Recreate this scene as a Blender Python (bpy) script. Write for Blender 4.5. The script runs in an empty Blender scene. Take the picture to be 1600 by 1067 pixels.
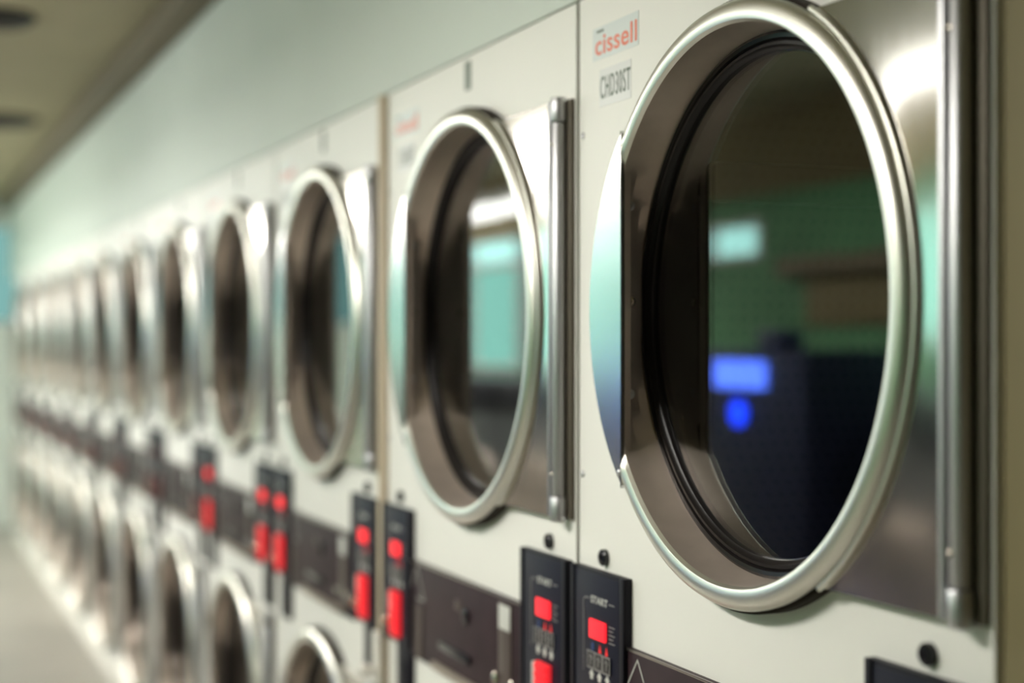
import bpy, bmesh, math, random
from mathutils import Vector, Matrix
from math import sin, cos, pi, sqrt, acos, atan2
random.seed(4)
scn = bpy.context.scene
COL = scn.collection
HC = 1.59            # camera height
D = 1.018            # camera to the dryer fronts
TH = math.radians(21.97)

# ---------------------------------------------------------------- materials
MATS = {}
def new_mat(name):
    m = bpy.data.materials.new(name); m.use_nodes = True
    MATS[name] = m
    return m, m.node_tree.nodes, m.node_tree.links
def pbr(name, col, rough=.5, metal=0.0, emit=None, estr=0.0, noise=0.0, nscale=8, bump=0.0, bscale=200, coat=0.0, stretch=None, rvar=0.0):
    m, N, L = new_mat(name)
    b = N['Principled BSDF']
    b.inputs['Base Color'].default_value = (*col, 1)
    b.inputs['Roughness'].default_value = rough
    b.inputs['Metallic'].default_value = metal
    if coat: b.inputs['Coat Weight'].default_value = coat; b.inputs['Coat Roughness'].default_value = .15
    if emit:
        b.inputs['Emission Color'].default_value = (*emit, 1)
        b.inputs['Emission Strength'].default_value = estr
    if noise or bump or rvar:
        tc = N.new('ShaderNodeTexCoord'); mp = N.new('ShaderNodeMapping')
        L.new(tc.outputs['Object'], mp.inputs['Vector'])
        if stretch: mp.inputs['Scale'].default_value = stretch
    if noise or rvar:
        n = N.new('ShaderNodeTexNoise'); n.inputs['Scale'].default_value = nscale; n.inputs['Detail'].default_value = 5
        L.new(mp.outputs['Vector'], n.inputs['Vector'])
    if noise:
        r = N.new('ShaderNodeValToRGB')
        r.color_ramp.elements[0].position = .3; r.color_ramp.elements[1].position = .7
        r.color_ramp.elements[0].color = (*[c * (1 - noise) for c in col], 1)
        r.color_ramp.elements[1].color = (*[min(1, c * (1 + noise * .5)) for c in col], 1)
        L.new(n.outputs['Fac'], r.inputs['Fac']); L.new(r.outputs['Color'], b.inputs['Base Color'])
    if rvar:
        mr = N.new('ShaderNodeMapRange'); mr.inputs['To Min'].default_value = max(0, rough - rvar); mr.inputs['To Max'].default_value = rough + rvar
        L.new(n.outputs['Fac'], mr.inputs['Value']); L.new(mr.outputs['Result'], b.inputs['Roughness'])
    if bump:
        n2 = N.new('ShaderNodeTexNoise'); n2.inputs['Scale'].default_value = bscale
        L.new(mp.outputs['Vector'], n2.inputs['Vector'])
        bp = N.new('ShaderNodeBump'); bp.inputs['Strength'].default_value = bump; bp.inputs['Distance'].default_value = .002
        L.new(n2.outputs['Fac'], bp.inputs['Height']); L.new(bp.outputs['Normal'], b.inputs['Normal'])
    return m
pbr('enamel', (.86, .85, .80), .5, bump=.05, bscale=120)
pbr('ring_shade', (.022, .015, .010), .7)
pbr('steel', (.74, .63, .55), .31, .66, noise=.06, nscale=30, bump=.06, bscale=500, rvar=.05)
_m = MATS['steel']; _b = _m.node_tree.nodes['Principled BSDF']
_t = _m.node_tree.nodes.new('ShaderNodeTangent'); _t.direction_type = 'RADIAL'; _t.axis = 'Y'
_m.node_tree.links.new(_t.outputs[0], _b.inputs['Tangent'])
_b.inputs['Anisotropic'].default_value = .8; _b.inputs['Anisotropic Rotation'].default_value = 0.25
pbr('steel_lip', (.80, .79, .72), .36, 1.0, bump=.04, bscale=400)
pbr('steel_plate', (.62, .60, .56), .12, 1.0, noise=.04, nscale=12, stretch=(40, 40, 2), rvar=.04)
pbr('steel_mirror', (.60, .60, .59), .2, 1.0)
pbr('hinge_metal', (.60, .60, .62), .45, 1.0)
pbr('leaf_metal', (.15, .13, .10), .55, .5)
pbr('rubber', (.012, .010, .010), .3)
pbr('panel_black', (.010, .009, .014), .5)
pbr('panel_face', (.012, .012, .024), .45)
pbr('strip_metal', (.038, .021, .025), .5, 0.0, noise=.2, nscale=20)
pbr('strip_bar', (.11, .085, .075), .4, .3)
pbr('strip_edge', (.35, .30, .26), .3, 1.0)
pbr('ledge', (.42, .35, .29), .4, .7)
pbr('knob_black', (.010, .010, .012), .22)
pbr('chrome', (.62, .55, .47), .2, 1.0)
pbr('lamp_red', (.5, .008, .012), .45, emit=(1, .02, .03), estr=.8)
pbr('red_off', (.16, .02, .02), .4)
pbr('switch_red', (.5, .010, .014), .5, emit=(1, .03, .04), estr=.35)
pbr('glyph_red', (.7, .03, .03), .5, emit=(1, .02, .02), estr=.25)
pbr('print_white', (.62, .62, .58), .5)
pbr('print_grey', (.34, .33, .32), .5)
pbr('digit_face', (.05, .045, .045), .4)
pbr('print_blue', (.02, .05, .16), .5)
pbr('label_paper', (.70, .75, .74), .4)
pbr('label_paper_grey', (.72, .73, .72), .4)
pbr('label_red', (.85, .24, .16), .5)
pbr('label_green', (.13, .17, .13), .5)
pbr('tan_strip', (.62, .52, .38), .5)
pbr('tan_wall', (.20, .165, .075), .7, noise=.06, nscale=4)
pbr('wall_mint', (.66, .72, .66), .6, noise=.03, nscale=2)
pbr('ceiling_paint', (.36, .32, .20), .8, noise=.12, nscale=1.3)
pbr('dark_band', (.16, .13, .08), .7)
pbr('floor_tile', (.34, .32, .28), .35, noise=.25, nscale=1.2)
pbr('curb', (.78, .76, .70), .5)
pbr('dark_wall', (.20, .13, .085), .8)
pbr('green_wall', (.11, .30, .14), .7, noise=.3, nscale=1.5)
pbr('vent_black', (.02, .018, .015), .6)
pbr('lamp_housing', (.7, .7, .68), .5)
pbr('washer_body', (.07, .075, .08), .4)
pbr('vending_body', (.015, .02, .05), .35)
pbr('plastic_blue', (.02, .08, .45), .4)
def emis(name, col, s):
    m, N, L = new_mat(name)
    e = N.new('ShaderNodeEmission'); e.inputs['Color'].default_value = (*col, 1); e.inputs['Strength'].default_value = s
    L.new(e.outputs[0], N['Material Output'].inputs['Surface'])
    N.remove(N['Principled BSDF']); return m
emis('tube', (1.0, .965, .89), 29.0)
emis('tube_wall', (1.0, 1.0, .95), 3.2)
emis('daylight', (.42, 1.0, .84), .9)
emis('daylight_high', (.5, 1.0, .92), 1.9)
emis('daylight_far', (.26, .55, .52), .42)
emis('blue_panel', (.09, .19, 1.0), 4.5)
emis('blue_button', (.01, .05, 1.0), 6.0)
for _n in ('panel_black', 'panel_face', 'strip_metal', 'strip_bar', 'lamp_red', 'switch_red', 'rubber', 'ring_shade', 'digit_face'):
    MATS[_n].node_tree.nodes['Principled BSDF'].inputs['Specular IOR Level'].default_value = .18
# window glass of the dryer doors: clear sheet with Schlick reflection
def glass_mat():
    m, N, L = new_mat('door_glass')
    N.remove(N['Principled BSDF'])
    lw = N.new('ShaderNodeLayerWeight'); lw.inputs['Blend'].default_value = .5
    p = N.new('ShaderNodeMath'); p.operation = 'POWER'; p.inputs[1].default_value = 2.9
    L.new(lw.outputs['Facing'], p.inputs[0])
    ma = N.new('ShaderNodeMath'); ma.operation = 'MULTIPLY_ADD'; ma.inputs[1].default_value = .93; ma.inputs[2].default_value = .04
    L.new(p.outputs[0], ma.inputs[0])
    t = N.new('ShaderNodeBsdfTransparent'); t.inputs['Color'].default_value = (.80, .82, .80, 1)
    g = N.new('ShaderNodeBsdfGlossy'); g.inputs['Roughness'].default_value = .02
    mx = N.new('ShaderNodeMixShader')
    L.new(ma.outputs[0], mx.inputs['Fac']); L.new(t.outputs[0], mx.inputs[1]); L.new(g.outputs[0], mx.inputs[2])
    L.new(mx.outputs[0], N['Material Output'].inputs['Surface'])
glass_mat()
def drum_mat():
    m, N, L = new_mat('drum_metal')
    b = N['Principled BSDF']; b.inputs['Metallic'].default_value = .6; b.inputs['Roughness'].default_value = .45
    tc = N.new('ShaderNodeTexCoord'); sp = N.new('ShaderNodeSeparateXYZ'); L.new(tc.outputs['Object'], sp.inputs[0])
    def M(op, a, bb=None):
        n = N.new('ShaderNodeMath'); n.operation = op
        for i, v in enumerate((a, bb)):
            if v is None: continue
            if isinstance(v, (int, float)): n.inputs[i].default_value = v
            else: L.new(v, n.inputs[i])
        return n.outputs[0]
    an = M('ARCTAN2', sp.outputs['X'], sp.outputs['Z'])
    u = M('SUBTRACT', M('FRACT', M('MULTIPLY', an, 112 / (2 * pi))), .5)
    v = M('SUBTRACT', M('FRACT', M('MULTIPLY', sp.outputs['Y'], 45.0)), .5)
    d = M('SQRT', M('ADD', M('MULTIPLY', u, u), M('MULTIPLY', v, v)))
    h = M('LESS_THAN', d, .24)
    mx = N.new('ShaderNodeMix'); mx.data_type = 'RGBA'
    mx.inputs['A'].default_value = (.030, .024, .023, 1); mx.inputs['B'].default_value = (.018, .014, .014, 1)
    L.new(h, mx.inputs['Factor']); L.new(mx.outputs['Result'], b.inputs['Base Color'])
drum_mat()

# ---------------------------------------------------------------- mesh helpers
class MB:
    def __init__(s): s.v = []; s.f = []; s.mi = []
    def add(s, vs, fs, mi=0):
        o = len(s.v); s.v += [tuple(v) for v in vs]
        s.f += [tuple(i + o for i in f) for f in fs]; s.mi += [mi] * len(fs); return s
    def box(s, x0, x1, y0, y1, z0, z1, bev=0.0, mi=0):
        x0, x1 = sorted((x0, x1)); y0, y1 = sorted((y0, y1)); z0, z1 = sorted((z0, z1))
        bm = bmesh.new(); bmesh.ops.create_cube(bm, size=1)
        for v in bm.verts:
            v.co = Vector(((x0 + x1) / 2 + v.co.x * (x1 - x0), (y0 + y1) / 2 + v.co.y * (y1 - y0), (z0 + z1) / 2 + v.co.z * (z1 - z0)))
        if bev: bmesh.ops.bevel(bm, geom=bm.edges[:], offset=min(bev, (x1 - x0) * .45, (y1 - y0) * .45, (z1 - z0) * .45), segments=2, affect='EDGES', profile=.6)
        bm.verts.index_update()
        s.add([v.co[:] for v in bm.verts], [[v.index for v in f.verts] for f in bm.faces], mi); bm.free(); return s
    def lathe(s, prof, cx=0, cz=0, cy=0, n=96, axis='y', limit=None, mi=0, close=False):
        # prof: list of (radius, along-axis); revolves about the y (or z) axis
        vs = []
        for i in range(n):
            a = 2 * pi * i / n
            for k, (r, y) in enumerate(prof):
                if limit: r, y = limit(a, k, r, y)
                if axis == 'y': vs.append((cx - r * cos(a), cy + y, cz + r * sin(a)))
                elif axis == 'z': vs.append((cx + r * cos(a), cy + r * sin(a), cz + y))
                else: vs.append((cx + y, cy + r * cos(a), cz + r * sin(a)))
        m = len(prof); fs = []
        for i in range(n):
            j = (i + 1) % n
            for k in range(m if close else m - 1):
                k2 = (k + 1) % m
                fs.append((i * m + k, j * m + k, j * m + k2, i * m + k2))
        return s.add(vs, fs, mi)
    def poly_prism(s, pts, y0, y1, mi=0):   # pts in xz
        n = len(pts)
        vs = [(x, y0, z) for x, z in pts] + [(x, y1, z) for x, z in pts]
        fs = [tuple(range(n)), tuple(range(2 * n - 1, n - 1, -1))] + [(i, (i + 1) % n, n + (i + 1) % n, n + i) for i in range(n)]
        return s.add(vs, fs, mi)
    def build(s, name, mats, parent=None, angle=35, origin=(0, 0, 0)):
        me = bpy.data.meshes.new(name)
        ox, oy, oz = origin
        me.from_pydata([(x - ox, y - oy, z - oz) for x, y, z in s.v], [], s.f)
        for mt in (mats if isinstance(mats, (list, tuple)) else [mats]): me.materials.append(MATS[mt])
        me.polygons.foreach_set('material_index', s.mi)
        bm = bmesh.new(); bm.from_mesh(me)
        bmesh.ops.remove_doubles(bm, verts=bm.verts, dist=1e-6)
        bmesh.ops.recalc_face_normals(bm, faces=bm.faces)
        bm.to_mesh(me); bm.free()
        me.polygons.foreach_set('use_smooth', [True] * len(me.polygons))
        me.set_sharp_from_angle(angle=math.radians(angle))
        o = bpy.data.objects.new(name, me); COL.objects.link(o)
        o.location = origin
        if parent:
            o.parent = parent
            if parent.type != 'EMPTY': o.location = Vector(origin) - Vector(parent.location)
        return o
def tag(o, label=None, cat=None, group=None, kind=None):
    if label: o['label'] = label
    if cat: o['category'] = cat
    if group: o['group'] = group
    if kind: o['kind'] = kind
    return o
def empty(name, loc, rz=0):
    o = bpy.data.objects.new(name, None); COL.objects.link(o)
    o.location = loc; o.rotation_euler = (0, 0, rz); o.empty_display_size = .1; return o
def dome(mb, x, y, z, r, h, n=16, mi=0):      # low dome facing -y
    prof = [(r, 0), (r * .96, -h * .35), (r * .75, -h * .75), (r * .4, -h * .96), (0.0004, -h)]
    return mb.lathe(prof, x, z, y, n, mi=mi)
def text_mb(mb, body, x, y, z, h, w, mi=0, off=0.0, shear=0.0, shift=0.0):
    """text as flat raised letters; x,z = centre, h = height, w = full width, faces -y"""
    cu = bpy.data.curves.new('t', 'FONT'); cu.body = body; cu.extrude = .01; cu.offset = off; cu.shear = shear; cu.space_character = 1.18 if body == 'CHD30ST' else 1.05
    o = bpy.data.objects.new('t', cu); COL.objects.link(o)
    dg = bpy.context.evaluated_depsgraph_get(); me = bpy.data.meshes.new_from_object(o.evaluated_get(dg))
    xs = [v.co.x for v in me.vertices]; ys = [v.co.y for v in me.vertices]
    sx = w / (max(xs) - min(xs)); sy = h / (max(ys) - min(ys)); cx = (max(xs) + min(xs)) / 2; cy = (max(ys) + min(ys)) / 2
    vs = [(x + (v.co.x - cx) * sx, y - v.co.z * .05, z + (v.co.y - cy) * sy) for v in me.vertices]
    mb.add(vs, [tuple(p.vertices) for p in me.polygons], mi)
    bpy.data.objects.remove(o); bpy.data.curves.remove(cu); bpy.data.meshes.remove(me); return mb
def frame_line(mb, pts, y, w, mi=0):
    for (xa, za), (xb, zb) in zip(pts[:-1], pts[1:]):
        dx, dz = xb - xa, zb - za; l = sqrt(dx * dx + dz * dz); nx, nz = -dz / l * w / 2, dx / l * w / 2
        ex, ez = dx / l * w / 2, dz / l * w / 2
        mb.poly_prism([(xa - ex + nx, za - ez + nz), (xb + ex + nx, zb + ez + nz), (xb + ex - nx, zb + ez - nz), (xa - ex - nx, za - ez - nz)], y, y - .0006, mi)

# ---------------------------------------------------------------- the dryer (local: x right, z up, front at -y)
ZU = HC + .046; ZL = HC - 1.098; CX = .012
CH = .287                      # flat of the door ring
TOP = HC + .534
def b2x(b): return b - .5

def make_door(root, z0):
    P = [(.387, .0005), (.387, -.0185), (.3800, -.0195), (.3825, -.0225), (.383, -.026), (.380, -.031), (.373, -.0355), (.363, -.0365), (.356, -.034), (.3525, -.029),
         (.3525, -.005), (.350, .012), (.3475, .026), (.3465, .030)]
    LIM = [None, None, CH, CH, CH, CH, CH, CH, CH, CH, .3106, .3273, .341, .345]
    def lim(a, k, r, y):
        c = cos(a)
        if c > .3 and LIM[k] and LIM[k] / c < r:
            r = LIM[k] / c
            if 2 <= k <= 9: y = max(y, -.029)
        return r, y
    m = MB().lathe(P, CX, z0, 0, 180, limit=lim)
    # material: lip brighter
    door = m.build('door', ['steel', 'steel_lip', 'ring_shade'], root, 30, origin=(CX, 0, z0))
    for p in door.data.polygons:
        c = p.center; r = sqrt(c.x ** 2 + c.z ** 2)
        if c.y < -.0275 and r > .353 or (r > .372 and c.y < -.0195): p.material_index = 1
        elif r > .3585 and c.y > -.0195: p.material_index = 2  # outer side coloured dark for the shaded gap behind the ring
    # gasket
    G = [(.3475, .027), (.343, .0245), (.338, .0255), (.336, .0300), (.3335, .0265), (.3295, .0265), (.327, .031), (.3235, .0330), (.322, .038), (.322, .046)]
    MB().lathe(G, CX, z0, 0, 128).build('gasket', 'rubber', door, 40, origin=(CX, 0, z0))
    g = MB().lathe([(.0002, .037), (.334, .037), (.334, .042), (.0002, .042)], CX, z0, 0, 96)
    g.build('glass', 'door_glass', door, 30, origin=(CX, 0, z0))
    # D shaped pull plate on the left
    hc = .252; sag = .108; R = (hc * hc + sag * sag) / (2 * sag); ccx = -(CH + sag) + R
    a1 = math.asin(hc / R); pts = []
    n = 40
    for i in range(n + 1):
        a = -a1 + 2 * a1 * i / n
        pts.append((CX + ccx - R * cos(a), z0 + R * sin(a)))
    # pts run bottom -> top along the arc; close with rounded corners on the chord
    pts += [(CX - CH - .003, z0 + hc + .0045), (CX - CH, z0 + hc - .004), (CX - CH, z0 - hc + .004), (CX - CH - .003, z0 - hc - .0045)]
    h = MB().poly_prism(pts, -.0290, -.0345)
    h.build('pull_plate', 'steel_mirror', door, 30, origin=(CX, 0, z0))
    r = MB(); dome(r, CX - CH - .006, -.0345, z0 - hc + .018, .005, .003); r.build('rivet', 'hinge_metal', door, 60)
    for dz, ch in ((.150, 0), (.012, 1), (-.122, 0)):
        r = MB(); 
        # rivets sit on the sloping flat behind the pull plate
        vs = MB(); dome(vs, 0, 0, 0, .0075 if not ch else .0085, .003 if not ch else .005)
        ang = atan2(.0185 * 1.0, .058)  # slope of the flat
        q = Matrix.Translation((CX - .2985, -.0145, z0 + dz)) @ Matrix.Rotation(math.radians(45), 4, 'Z')
        r.add([q @ Vector(v) for v in vs.v], vs.f)
        r.build('rivet', 'hinge_metal' if not ch else 'chrome', door, 60)
    # hinge side plate
    zb, zt = z0 - .328, z0 + .338; xr = .437
    nz, nx = 40, 14; vs = []; fs = []
    for i in range(nz + 1):
        z = zb + (zt - zb) * i / nz
        xl = CX + sqrt(max(0, .3845 ** 2 - (z - z0) ** 2))
        for j in range(nx + 1):
            t = j / nx; tt = t * t if False else t
            x = xl + (xr - xl) * tt
            dr = sqrt((x - CX) ** 2 + (z - z0) ** 2) - .3845
            y = -.0185 - .002 * math.exp(-dr / .018) - .002 * sin(pi * i / nz)
            vs.append((x, y, z))
    for i in range(nz):
        for j in range(nx):
            a = i * (nx + 1) + j; fs.append((a, a + 1, a + nx + 2, a + nx + 1))
    bnd = [j for j in range(nx + 1)] + [(i) * (nx + 1) + nx for i in range(1, nz + 1)] + [nz * (nx + 1) + j for j in range(nx - 1, -1, -1)] + [i * (nx + 1) for i in range(nz - 1, 0, -1)]
    o = len(vs); vs += [(vs[k][0], -.003, vs[k][2]) for k in bnd]
    for q in range(len(bnd)):
        q2 = (q + 1) % len(bnd); fs.append((bnd[q], bnd[q2], o + q2, o + q))
    fs.append(tuple(range(o, o + len(bnd))))
    MB().add(vs, fs).build('hinge_plate', 'steel_plate', door, 30, origin=(CX, 0, z0))
    # rolled edge of the plate along the ring
    e = MB(); aa = math.asin(.328 / .388); ab = math.asin(.338 / .388); K = 40
    ring = []
    for i in range(K + 1):
        a = -aa + (aa + ab) * i / K
        for j in range(8):
            t = 2 * pi * j / 8; r_ = .3885 + .0038 * cos(t)
            ring.append((CX + r_ * cos(a), -.0245 + .0038 * sin(t), z0 + r_ * sin(a)))
    ef = [(i * 8 + j, i * 8 + (j + 1) % 8, (i + 1) * 8 + (j + 1) % 8, (i + 1) * 8 + j) for i in range(K) for j in range(8)]
    ef += [tuple(range(8)), tuple(K * 8 + j for j in range(8))]
    e.add(ring, ef).build('rolled_edge', 'steel_lip', door, 60, origin=(CX, 0, z0))
    # hinge
    h = MB(); h.box(.437, .445, -.026, -.002, zb, zt, .003); h.build('hinge_fold', 'hinge_metal', door, 40, origin=(CX, 0, z0))
    hx, hy = .4625, -.0165
    def knuckle(z0_, z1_, r_):
        k = MB(); k.lathe([(.0003, z0_), (r_ - .001, z0_), (r_, z0_ + .0015), (r_, z1_ - .0015), (r_ - .001, z1_), (.0003, z1_)], hx, 0, hy, 24, axis='z')
        return k
    lf = MB(); lf.box(hx, .488, -.007, -.001, zb, zt, .001); lf.build('hinge_leaf', 'leaf_metal', door, 40, origin=(CX, 0, z0))
    knuckle(zb - .004, zb + .034, .0135).build('hinge_knuckle', 'hinge_metal', door, 40, origin=(CX, 0, z0))
    knuckle(zt - .034, zt + .004, .0135).build('hinge_knuckle', 'hinge_metal', door, 40, origin=(CX, 0, z0))
    knuckle(zb + .036, zt - .036, .0112).build('hinge_cover', 'hinge_metal', door, 40, origin=(CX, 0, z0))
    for zz in (zb + .07, zt - .07):
        r = MB(); dome(r, hx - .004, hy - .0105, zz, .004, .002); r.build('rivet', 'chrome', door, 60)
    # drum behind the glass
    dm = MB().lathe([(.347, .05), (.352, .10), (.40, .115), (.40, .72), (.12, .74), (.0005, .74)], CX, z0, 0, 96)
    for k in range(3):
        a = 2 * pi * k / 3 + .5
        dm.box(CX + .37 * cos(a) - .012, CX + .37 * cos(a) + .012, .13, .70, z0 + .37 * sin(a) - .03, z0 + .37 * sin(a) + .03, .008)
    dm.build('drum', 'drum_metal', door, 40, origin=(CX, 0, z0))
    return door

def make_panel(root, xc, right):
    """control panel centred at xc"""
    w = .094; zt = HC - .347; zb = HC - .632; y = -.012
    m = MB(); m.box(xc - w, xc + w, y, 0, zb, zt, .002)
    m.box(xc - w, xc - w + .012, y - .003, y, zb, zt, .0015); m.box(xc + w - .014, xc + w, y - .003, y, zb, zt, .0015)
    panel = m.build('control_panel', 'panel_black', root, 30, origin=(xc, 0, zt))
    f = MB(); f.box(xc - w + .016, xc + w - .018, y - .0012, y, zb + .004, zt - .006, .0005)
    f.build('overlay', 'panel_face', panel, 30)
    yo = y - .0012; lx = xc + .008
    lab = MB(); text_mb(lab, 'START', lx, yo, HC - .392, .011, .058, off=.012)
    lab.build('start_lettering', 'print_white', panel)
    fl = MB()
    frame_line(fl, [(lx - .036, HC - .392), (lx - .050, HC - .392), (lx - .056, HC - .397), (lx - .056, HC - .505)], yo, .0012)
    frame_line(fl, [(lx + .034, HC - .392), (lx + .052, HC - .392)], yo, .0012)
    for k in range(5):
        frame_line(fl, [(lx + .034, HC - .425 - k * .006), (lx + (.048 if k % 2 else .054), HC - .425 - k * .006)], yo, .0010)
    fl.build('frame_print', 'print_grey', panel)
    l = MB(); l.box(lx - .029, lx + .026, yo - .004, yo, HC - .4505, HC - .4215, .0035); l.build('indicator_lamp', 'lamp_red', panel, 30)
    g = MB()
    for gx in (lx + .003, lx + .026):
        g.poly_prism([(gx - .004, HC - .470), (gx + .004, HC - .470), (gx, HC - .457)], yo, yo - .0006)
    g.build('red_marks', 'glyph_red', panel)
    bb = MB(); bb.box(lx - .028, lx - .018, yo - .0006, yo, HC - .470, HC - .458); bb.build('blue_mark', 'print_blue', panel)
    for k in range(3):
        dx = lx - .026 + k * .0275
        d = MB(); d.box(dx - .0125, dx + .0125, yo - .002, yo, HC - .4965, HC - .4715, .001, 0)
        frame_line(d, [(dx - .0125, HC - .4965), (dx + .0125, HC - .4965), (dx + .0125, HC - .4715), (dx - .0125, HC - .4715), (dx - .0125, HC - .4965)], yo - .002, .0015, 1)
        c = (dx, HC - .484)
        frame_line(d, [(c[0] - .004, c[1] + .003), (c[0], c[1] + .007), (c[0] + .004, c[1] + .003), (c[0], c[1] - .001), (c[0], c[1] - .006)], yo - .002, .0018, 1)
        d.build('display', ['digit_face', 'print_grey'], panel)
        a = MB(); a.poly_prism([(dx, HC - .499), (dx + .009, HC - .5075), (dx + .0045, HC - .5075), (dx + .0045, HC - .514), (dx - .0045, HC - .514), (dx - .0045, HC - .5075), (dx - .009, HC - .5075)], yo, yo - .0006)
        a.build('arrow', 'print_white', panel)
    s = MB(); s.box(lx - .022, lx + .03, yo - .009, yo, HC - .618, HC - .524, .002)
    for k in range(6): s.box(lx - .020, lx + .028, yo - .0115, yo - .009, HC - .535 - k * .014, HC - .528 - k * .014, .001)
    s.build('switch', 'switch_red', panel, 30)
    s = MB(); s.box(lx - .031, lx - .022, yo - .0105, yo, HC - .568, HC - .526, .001); s.build('switch_highlight', 'print_white', panel, 30)  # white strip painted in for the highlight beside the switch
    k = MB(); k.lathe([(.011, 0), (.011, -.006), (.008, -.008), (.008, -.016), (.006, -.018), (.0003, -.0185)], lx - .048, HC - .592, yo, 20); k.build('knob', 'chrome', panel, 40)
    # coin chute hanging under the panel
    c = MB(); c.box(xc - .002, xc + w, -.010, 0, HC - .742, zb - .0002, .002)
    c.box(xc + .02, xc + .07, -.014, -.010, HC - .72, HC - .66, .002)
    c.build('coin_chute', 'panel_black', root, 30, origin=(xc, 0, zb))
    # round lock above
    k = MB(); k.lathe([(.0125, 0), (.0125, -.007), (.011, -.0085), (.005, -.009), (.005, -.007), (.0003, -.007)], xc + .004, HC - .327, 0, 28)
    k.build('lock', 'knob_black', root, 40, origin=(xc, 0, HC - .327))
    return panel

def make_dryer():
    root = empty('stacked_dryer', (0, 0, 0))
    # cabinet: front sheet with two round openings, sides, top, back
    X = .4935; zlo = .045; m = MB(); R = .362
    def hole(zc, z0, z1):
        n = 96; vs = []; fs = []
        cs = []
        for i in range(n):
            a = 2 * pi * i / n; c, s_ = cos(a), sin(a)
            vs.append((CX + R * c, 0, zc + R * s_))
            t = min(((X - CX) if c > 0 else (X + CX)) / abs(c) if abs(c) > 1e-9 else 1e9, ((z1 - zc) if s_ > 0 else (zc - z0)) / abs(s_) if abs(s_) > 1e-9 else 1e9)
            cs.append((CX + t * c, 0, zc + t * s_))
        for i in range(n): vs.append(cs[i])
        for i in range(n):
            j = (i + 1) % n; fs.append((i, j, n + j, n + i))
        # corners
        corners = [(X, z1), (-X, z1), (-X, z0), (X, z0)]
        for (x, z) in corners:
            best = None
            for i in range(n):
                j = (i + 1) % n; p, q = cs[i], cs[j]
                if (abs(p[0] - x) < 1e-6 and abs(q[2] - z) < 1e-6 and abs(q[0] - x) > 1e-6) or (abs(q[0] - x) < 1e-6 and abs(p[2] - z) < 1e-6 and abs(p[0] - x) > 1e-6):
                    vs.append((x, 0, z)); fs.append((n + i, n + j, len(vs) - 1)); break
        m.add(vs, fs)
        # collar going inwards
        m.lathe([(R, 0), (R, .05), (.347, .05)], CX, zc, 0, 96)
    hole(ZU, ZU - .40, TOP); hole(ZL, zlo, ZL + .40)
    m.add([(-X, 0, ZL + .40), (X, 0, ZL + .40), (X, 0, ZU - .40), (-X, 0, ZU - .40)], [(0, 1, 2, 3)])
    # body shell with small front radius
    m.add([(-X, 0, zlo), (X, 0, zlo), (X, 0, TOP), (-X, 0, TOP), (-X, .85, zlo), (X, .85, zlo), (X, .85, TOP), (-X, .85, TOP)],
          [(0, 1, 5, 4), (1, 2, 6, 5), (2, 3, 7, 6), (3, 0, 4, 7), (4, 5, 6, 7)])
    m.build('cabinet', 'enamel', root, 30)
    for z0 in (ZU, ZL): make_door(root, z0)
    make_panel(root, b2x(.098), False)
    make_panel(root, b2x(.888), True)
    # coin box strip between the panels
    x0, x1 = b2x(.193), b2x(.792); z1, z0 = HC - .446, HC - .643
    s = MB(); s.box(x0, x1, -.008, 0, z0, z1, .0015); strip = s.build('coin_box_strip', 'strip_metal', root, 30)
    s = MB(); s.box(x0, x1, -.0105, -.008, z1 - .004, z1, .001); s.build('top_edge', 'strip_edge', strip, 30)
    s = MB(); s.box(b2x(.215), b2x(.262), -.0095, -.008, z0 + .004, HC - .535, .001); s.box(b2x(.22), b2x(.257), -.0105, -.0095, z0 + .008, z0 + .05, .001)
    s.build('end_bar', 'strip_bar', strip, 30)
    s = MB(); s.box(b2x(.682), b2x(.742), -.0105, -.008, z0 + .002, HC - .457, .001); s.build('end_bar', 'strip_bar', strip, 30)
    s = MB(); s.box(b2x(.686), b2x(.738), -.0112, -.0105, HC - .503, HC - .460, .0003); s.build('label_plate', 'print_white', strip, 30)
    for bx in (.672, .752):
        k = MB(); k.lathe([(.011, 0), (.011, -.006), (.007, -.009), (.0003, -.010)], b2x(bx), HC - .595, -.008, 20); k.build('screw', 'chrome', strip, 40)
    s = MB(); s.lathe([(.015, 0), (.015, -.004), (.011, -.006), (.004, -.006), (.004, -.003), (.0003, -.003)], b2x(.515), HC - .512, -.008, 24); s.build('lock', 'knob_black', strip, 40)
    s = MB(); s.box(b2x(.455), b2x(.485), -.0095, -.008, HC - .508, HC - .488, .001); s.build('emblem', 'strip_bar', strip)
    s = MB(); s.box(b2x(.37), b2x(.54), -.014, -.008, HC - .598, HC - .582, .003); s.build('coin_tray_handle', 'knob_black', strip, 30)
    s = MB(); s.box(b2x(.33), b2x(.70), -.016, -.008, HC - .642, HC - .627, .003); s.build('ledge', 'ledge', strip, 30)
    lo = MB(); ax, az, hb, hh = b2x(.225), HC - .4585, .048, .062
    frame_line(lo, [(ax - hb, az - hh), (ax, az), (ax + hb * .9, az - hh)], -.008, .0022)
    frame_line(lo, [(ax - hb * .0, az - hh), (ax + hb * .9, az - hh)], -.008, .0022)
    lo.build('logo', 'print_white', strip)
    # stickers
    s = MB(); s.box(b2x(.056), b2x(.213), -.0006, 0, HC + .430, HC + .480); st = s.build('name_sticker', ['label_paper'], root)
    t = MB(); text_mb(t, 'cissell', b2x(.137), -.0006, HC + .4525, .031, .142, off=.012, shear=.0); t.build('lettering', 'label_red', st)
    t = MB(); t.box(b2x(.071), b2x(.095), -.0009, -.0006, HC + .4715, HC + .4750); t.build('small_print', 'label_green', st)
    s = MB(); s.box(b2x(.080), b2x(.188), -.0006, 0, HC + .357, HC + .414); st = s.build('model_sticker', 'label_paper_grey', root)
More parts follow.
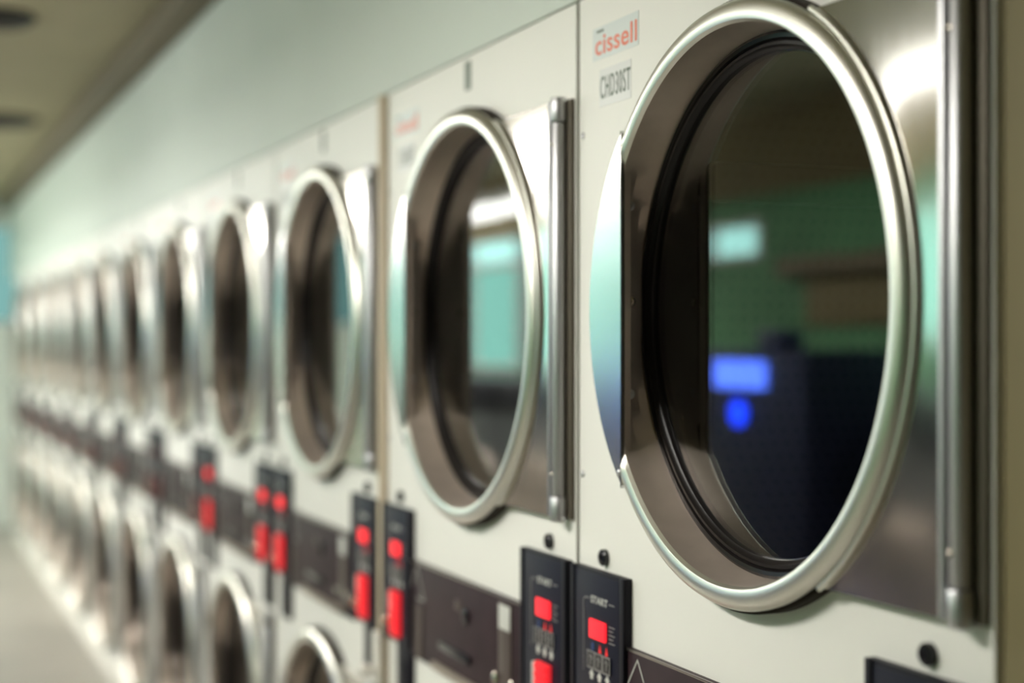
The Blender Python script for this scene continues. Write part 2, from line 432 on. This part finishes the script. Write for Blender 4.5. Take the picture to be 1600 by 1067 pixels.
    t = MB(); text_mb(t, 'CHD30ST', b2x(.135), -.0006, HC + .386, .034, .102); t.build('lettering', 'label_green', st)
    s = MB(); s.box(b2x(.487), b2x(.517), -.0008, 0, HC + .470, HC + .524, .0003)
    s.build('warning_plate', 'label_green', root)
    for (b, v) in ((.019, .321), (.019, -.207), (.019, -.95)):
        r = MB(); dome(r, b2x(b), 0, HC + v, .0055, .003); r.build('rivet', 'hinge_metal', root, 60, origin=(b2x(b), 0, HC + v))
    return root

def children(o): return [c for c in bpy.data.objects if c.parent == o]
def tree(o): return (o, [tree(c) for c in children(o)])
def copy_tree(t, parent=None):
    o, ch = t
    c = o.copy(); COL.objects.link(c); c.parent = parent
    for k in ch: copy_tree(k, c)
    return c
proto = make_dryer()
bpy.context.view_layer.update()
T = tree(proto)
NM = 12
words = ['nearest', 'second', 'third', 'fourth', 'fifth', 'sixth', 'seventh', 'eighth', 'ninth', 'tenth', 'eleventh', 'last']
for i in range(NM):
    o = proto if i == 0 else copy_tree(T)
    if i >= 4:
        for c in [k for p in o.children for k in p.children]:
            if c.name.split('.')[0] in ('indicator_lamp', 'switch', 'red_marks'):
                c.material_slots[0].link = 'OBJECT'; c.material_slots[0].material = MATS['red_off']
    s = 1.745 + i + (.03 if i >= 2 else 0)
    o.location = (s, 0, 0); o.rotation_euler = (0, 0, pi)
    if i == 0: lab = 'cream stacked dryer nearest the camera, big sharp round door beside the tan wall'
    elif i == 1: lab = 'cream stacked dryer second from the right, left of the nearest sharp one'
    elif i == 2: lab = 'cream stacked dryer third from the right, just left of the tan joint strip'
    elif i == NM - 1: lab = 'blurred cream stacked dryer at the far left end of the row'
    else: lab = 'blurred cream stacked dryer, %s from the right along the row' % words[i]
    tag(o, lab, 'dryer', 'stacked dryers along the wall')
XEND = 1.745 + NM - 1 + .03 + .5

# ---------------------------------------------------------------- the setting
YO = 3.25; XF = XEND + .75; XN = -2.6; ZC = HC + 1.21
def struct(name, mb, mat, label=None, angle=30):
    o = mb.build(name, mat, None, angle); o['kind'] = 'structure'; return o
struct('floor', MB().box(XN - .1, XF + .1, -1.0, YO + .1, -.1, 0), 'floor_tile')
struct('ceiling', MB().box(XN - .1, XF + .1, -1.0, YO + .1, ZC, ZC + .1), 'ceiling_paint')
w = MB(); w.box(1.243, XF, -.12, .0, TOP + .004, ZC)
struct('wall_bulkhead', w, 'wall_mint')
struct('wall_right', MB().box(XN, 1.232, -.12, .004, 0, ZC), 'tan_wall')
struct('wall_back', MB().box(1.0, XF, -1.0, -.90, 0, ZC), 'dark_wall')
struct('shade_trim', MB().box(1.243, XF, .0, .10, ZC - .10, ZC, .01), 'dark_band')  # strip coloured dark for the shadow along the ceiling edge
tj = MB(); tj.box(3.2475, 3.2725, -.02, .014, .05, TOP, .003)
struct('trim_2', tj, 'tan_strip')
struct('trim_3', MB().box(1.243, XEND, -.8, .02, .0, .043, .008), 'curb')
# far wall with storefront window
struct('wall_far', MB().box(XF, XF + .1, -1.0, YO, 0, 1.73).box(XF, XF + .1, -1.0, YO, 2.59, ZC).box(XF, XF + .1, -1.0, -.2, 1.73, 2.59), 'wall_mint')
wf = MB()
for y in (-.2, .8, 1.7, 2.6, YO - .05): wf.box(XF - .02, XF + .06, y, y + .05, 1.74, 2.6, .004)
wf.box(XF - .02, XF + .06, -.2, YO, 1.72, 1.76, .004).box(XF - .02, XF + .06, -.2, YO, 2.56, 2.6, .004)
struct('window_1', wf, 'lamp_housing')
struct('window_2', MB().box(XF + .02, XF + .03, -.15, YO, 1.75, 2.57), 'daylight_far')
# near end
struct('wall_near', MB().box(XN - .1, XN, -1.0, YO, 0, ZC), 'dark_wall')
# opposite wall: green, windows
WIN = [(4.75, 5.8, -.02, .62, 'daylight'), (7.2, 8.3, .46, .63, 'daylight_high'), (8.45, 10.4, -.19, .57, 'daylight'), (8.45, 10.4, .60, .76, 'daylight_high'), (10.6, 12.6, -.19, .57, 'daylight'), (10.6, 12.6, .60, .76, 'daylight_high')]
ow = MB(); ow.box(XN, XF, YO, YO + .1, 0, HC - .19).box(XN, XF, YO, YO + .1, HC + .76, ZC)
px = XN
for a, b, z0, z1 in ((4.75, 5.8, -.02, .62), (7.2, 8.3, .46, .63), (8.45, 12.6, -.19, .76)):
    ow.box(px, a, YO, YO + .1, HC - .19, HC + .76); px = b
    ow.box(a, b, YO, YO + .1, HC - .19, HC + z0) if z0 > -.18 else None
    ow.box(a, b, YO, YO + .1, HC + z1, HC + .76) if z1 < .75 else None
ow.box(px, XF, YO, YO + .1, HC - .19, HC + .76)
struct('wall_left', ow, 'green_wall')
struct('trim_4', MB().box(XN, XF, YO - .02, YO, HC + .78, ZC), 'tan_wall')
for k, (a, b, z0, z1, mt) in enumerate(WIN):
    f = MB()
    for x in (a, (a + b) / 2 - .02, b - .04): f.box(x, x + .04, YO - .02, YO + .05, HC + z0, HC + z1, .004)
    f.box(a, b, YO - .02, YO + .05, HC + z0 - .02, HC + z0 + .01, .004).box(a, b, YO - .02, YO + .05, HC + z1 - .01, HC + z1 + .02, .004)
    fr = struct('window_%d' % (k + 3), f, 'lamp_housing')
    pn = MB().box(a, b, YO + .03, YO + .04, HC + z0, HC + z1).build('pane', mt, None); pn.parent = fr
nb = MB(); nb.box(5.86, 6.75, YO - .03, YO, HC + .08, HC + .32, .005)
struct('notice_board', nb, 'tan_wall'); struct('wall_shelf', MB().box(5.86, 6.9, YO - .12, YO, HC + .33, HC + .42, .005), 'dark_band')  # tan notice board and dark shelf, added for the glass reflection
# ceiling vents
for k, (x, y, r) in enumerate(((6.1, .64, .16), (8.9, .44, .22))):
    v = MB(); v.lathe([(r, 0), (r, -.015), (r * .85, -.03), (r * .8, -.02), (r * .55, -.04), (r * .5, -.03), (r * .25, -.05), (.001, -.05)], x, ZC, y, 32, axis='z')
    o = v.build('ceiling_vent', 'vent_black', None, 40)
    tag(o, ['round black vent on the ceiling at the top left corner', 'round black vent on the ceiling further down the row'][k], 'vent')
# lights
def fixture(x, y, z, lx, ly, mat, name, label, group, h=.07):
    r = empty(name, (x, y, z))
    if z < ZC - .1:
        for sx in (-.4, .4): MB().lathe([(.006, 0), (.006, ZC - z)], sx * lx, 0, 0, 8, axis='z').build('stem', 'lamp_housing', r)
    m = MB(); m.box(-lx / 2, lx / 2, -ly / 2, ly / 2, -h * .5, 0, .006); m.build('housing', 'lamp_housing', r)
    m = MB(); m.box(-lx / 2 + .02, lx / 2 - .02, -ly / 2 + .02, ly / 2 - .02, -h, -h * .5 - .0005, .01); m.build('diffuser', mat, r)
    tag(r, label, 'ceiling light', group); return r
for k, x in enumerate((2.35, 5.9, 8.75, 10.4, 12.1)):
    fixture(x, 1.75, ZC - .3, 1.3, .30, 'tube', 'ceiling_light', 'long white fluorescent ceiling light, number %s along the aisle' % words[k].replace('nearest', 'first'), 'ceiling lights over the aisle')
for k, x in enumerate((9.6, 11.3, 13.0)):
    fixture(x, 3.05, HC + 1.06, 1.5, .16, 'tube_wall', 'wall_light', 'slim fluorescent light above the opposite windows, %s one' % words[k].replace('nearest', 'first'), 'lights above the windows', .14)
fixture(4.95, 2.95, ZC, 1.4, .3, 'tube_wall', 'ceiling_light', 'wide flush ceiling light by the opposite wall at the near end', None)
# washers across the aisle
def make_washer():
    r = empty('washing_machine', (0, 0, 0))
    m = MB(); m.box(-.34, .34, 0, .75, .02, 1.36, .012); m.build('body', 'washer_body', r)
    m = MB(); m.box(-.33, .33, -.02, .0, 1.16, 1.33, .005); p = m.build('control_panel', 'panel_black', r)
    m = MB(); m.lathe([(.235, 0), (.24, -.03), (.225, -.045), (.19, -.04), (.18, -.01), (.18, 0)], 0, .66, 0, 64); d = m.build('door', 'steel', r)
    m = MB(); m.lathe([(.182, -.012), (.15, .03), (.0005, .05)], 0, .66, 0, 64); m.build('glass', 'rubber', d)
    return r
w0 = make_washer(); bpy.context.view_layer.update(); WT = tree(w0)
for k, x in enumerate((4.0, 4.7, 7.2, 7.9, 8.6, 9.3, 10.0, 10.7)):
    o = w0 if k == 0 else copy_tree(WT)
    o.location = (x, 2.46, 0)
    tag(o, 'dark front-loading washing machine across the aisle, %s from the near end' % words[k].replace('nearest', 'first'), 'washing machine', 'washers across the aisle')
# vending machine with the blue lights that show in the nearest glass
r = empty('vending_machine', (6.0, 2.42, 0))
MB().box(-.5, .5, 0, .8, .02, 1.55, .015).build('body', 'vending_body', r)
MB().box(-.20, .23, -.02, 0, 1.385, 1.505, .01).build('lit_panel', 'blue_panel', r)
MB().lathe([(.055, 0), (.055, -.012), (.04, -.02), (.0005, -.022)], .03, 1.275, 0, 32).build('lit_button', 'blue_button', r)
MB().box(-.3, .3, -.015, 0, .35, .55, .01).build('tray', 'panel_black', r)
tag(r, 'dark vending machine with a blue lit panel across the aisle', 'vending machine')
tag(MB().box(5.72, 5.92, 2.44, 2.56, 1.5505, 1.64, .02).build('storage_box', 'vending_body', None), 'dark blue box standing on top of the vending machine', 'box')
# blue basket
r = MB(); r.lathe([(.20, 0), (.26, .42), (.275, .42), (.275, .45), (.25, .45), (.19, .02), (.0005, .02)], 5.0, .35, 2.1, 32, axis='z')
b_ = MB(); b_.lathe([(.0005, .001), (.20, .001), (.27, .50), (.285, .50), (.285, .53), (.255, .53), (.19, .03), (.0005, .03)], 5.1, 0, 2.15, 32, axis='z')
tag(b_.build('laundry_basket', 'plastic_blue', None, 40), 'blue plastic laundry basket on the floor across the aisle', 'basket')
# latch on the joint strip
l = MB(); l.box(3.240, 3.280, .014, .026, HC - .745, HC - .63, .004); 
lt = l.build('latch', 'curb', None, 30)
k = MB(); prof = [(.006, 0)] + [(max(.0004, .016 * sin(t)), .022 - .016 * cos(t)) for t in [pi * q / 10 for q in range(2, 11)]]
kk = MB().lathe(prof, 3.26, HC - .712, .026, 24); kb = kk.build('knob', 'curb', None, 60); kb.parent = lt
tag(lt, 'small pale latch with a round knob on the tan joint strip', 'latch')

# ---------------------------------------------------------------- world, camera
wd = bpy.data.worlds.new('World'); scn.world = wd; wd.use_nodes = True
wd.node_tree.nodes['Background'].inputs['Color'].default_value = (.5, .6, .55, 1)
wd.node_tree.nodes['Background'].inputs['Strength'].default_value = .05
cam = bpy.data.cameras.new('camera'); co = bpy.data.objects.new('camera', cam); COL.objects.link(co)
co.location = (0, D, HC)
co.rotation_euler = (pi / 2, 0, -pi / 2 - TH)
cam.sensor_width = 36; cam.lens = 2443.6 / 1600 * 36; cam.clip_start = .02
cam.dof.use_dof = True; cam.dof.focus_distance = 2.07; cam.dof.aperture_fstop = 1.52
scn.camera = co
scn.view_settings.view_transform = 'Standard'; scn.view_settings.look = 'None'
scn.view_settings.gamma = 1; scn.view_settings.use_curve_mapping = False
scn.view_settings.exposure = 1.02
scn.cycles.max_bounces = 10; scn.cycles.transparent_max_bounces = 12; scn.cycles.glossy_bounces = 6
scn.cycles.sample_clamp_indirect = 6
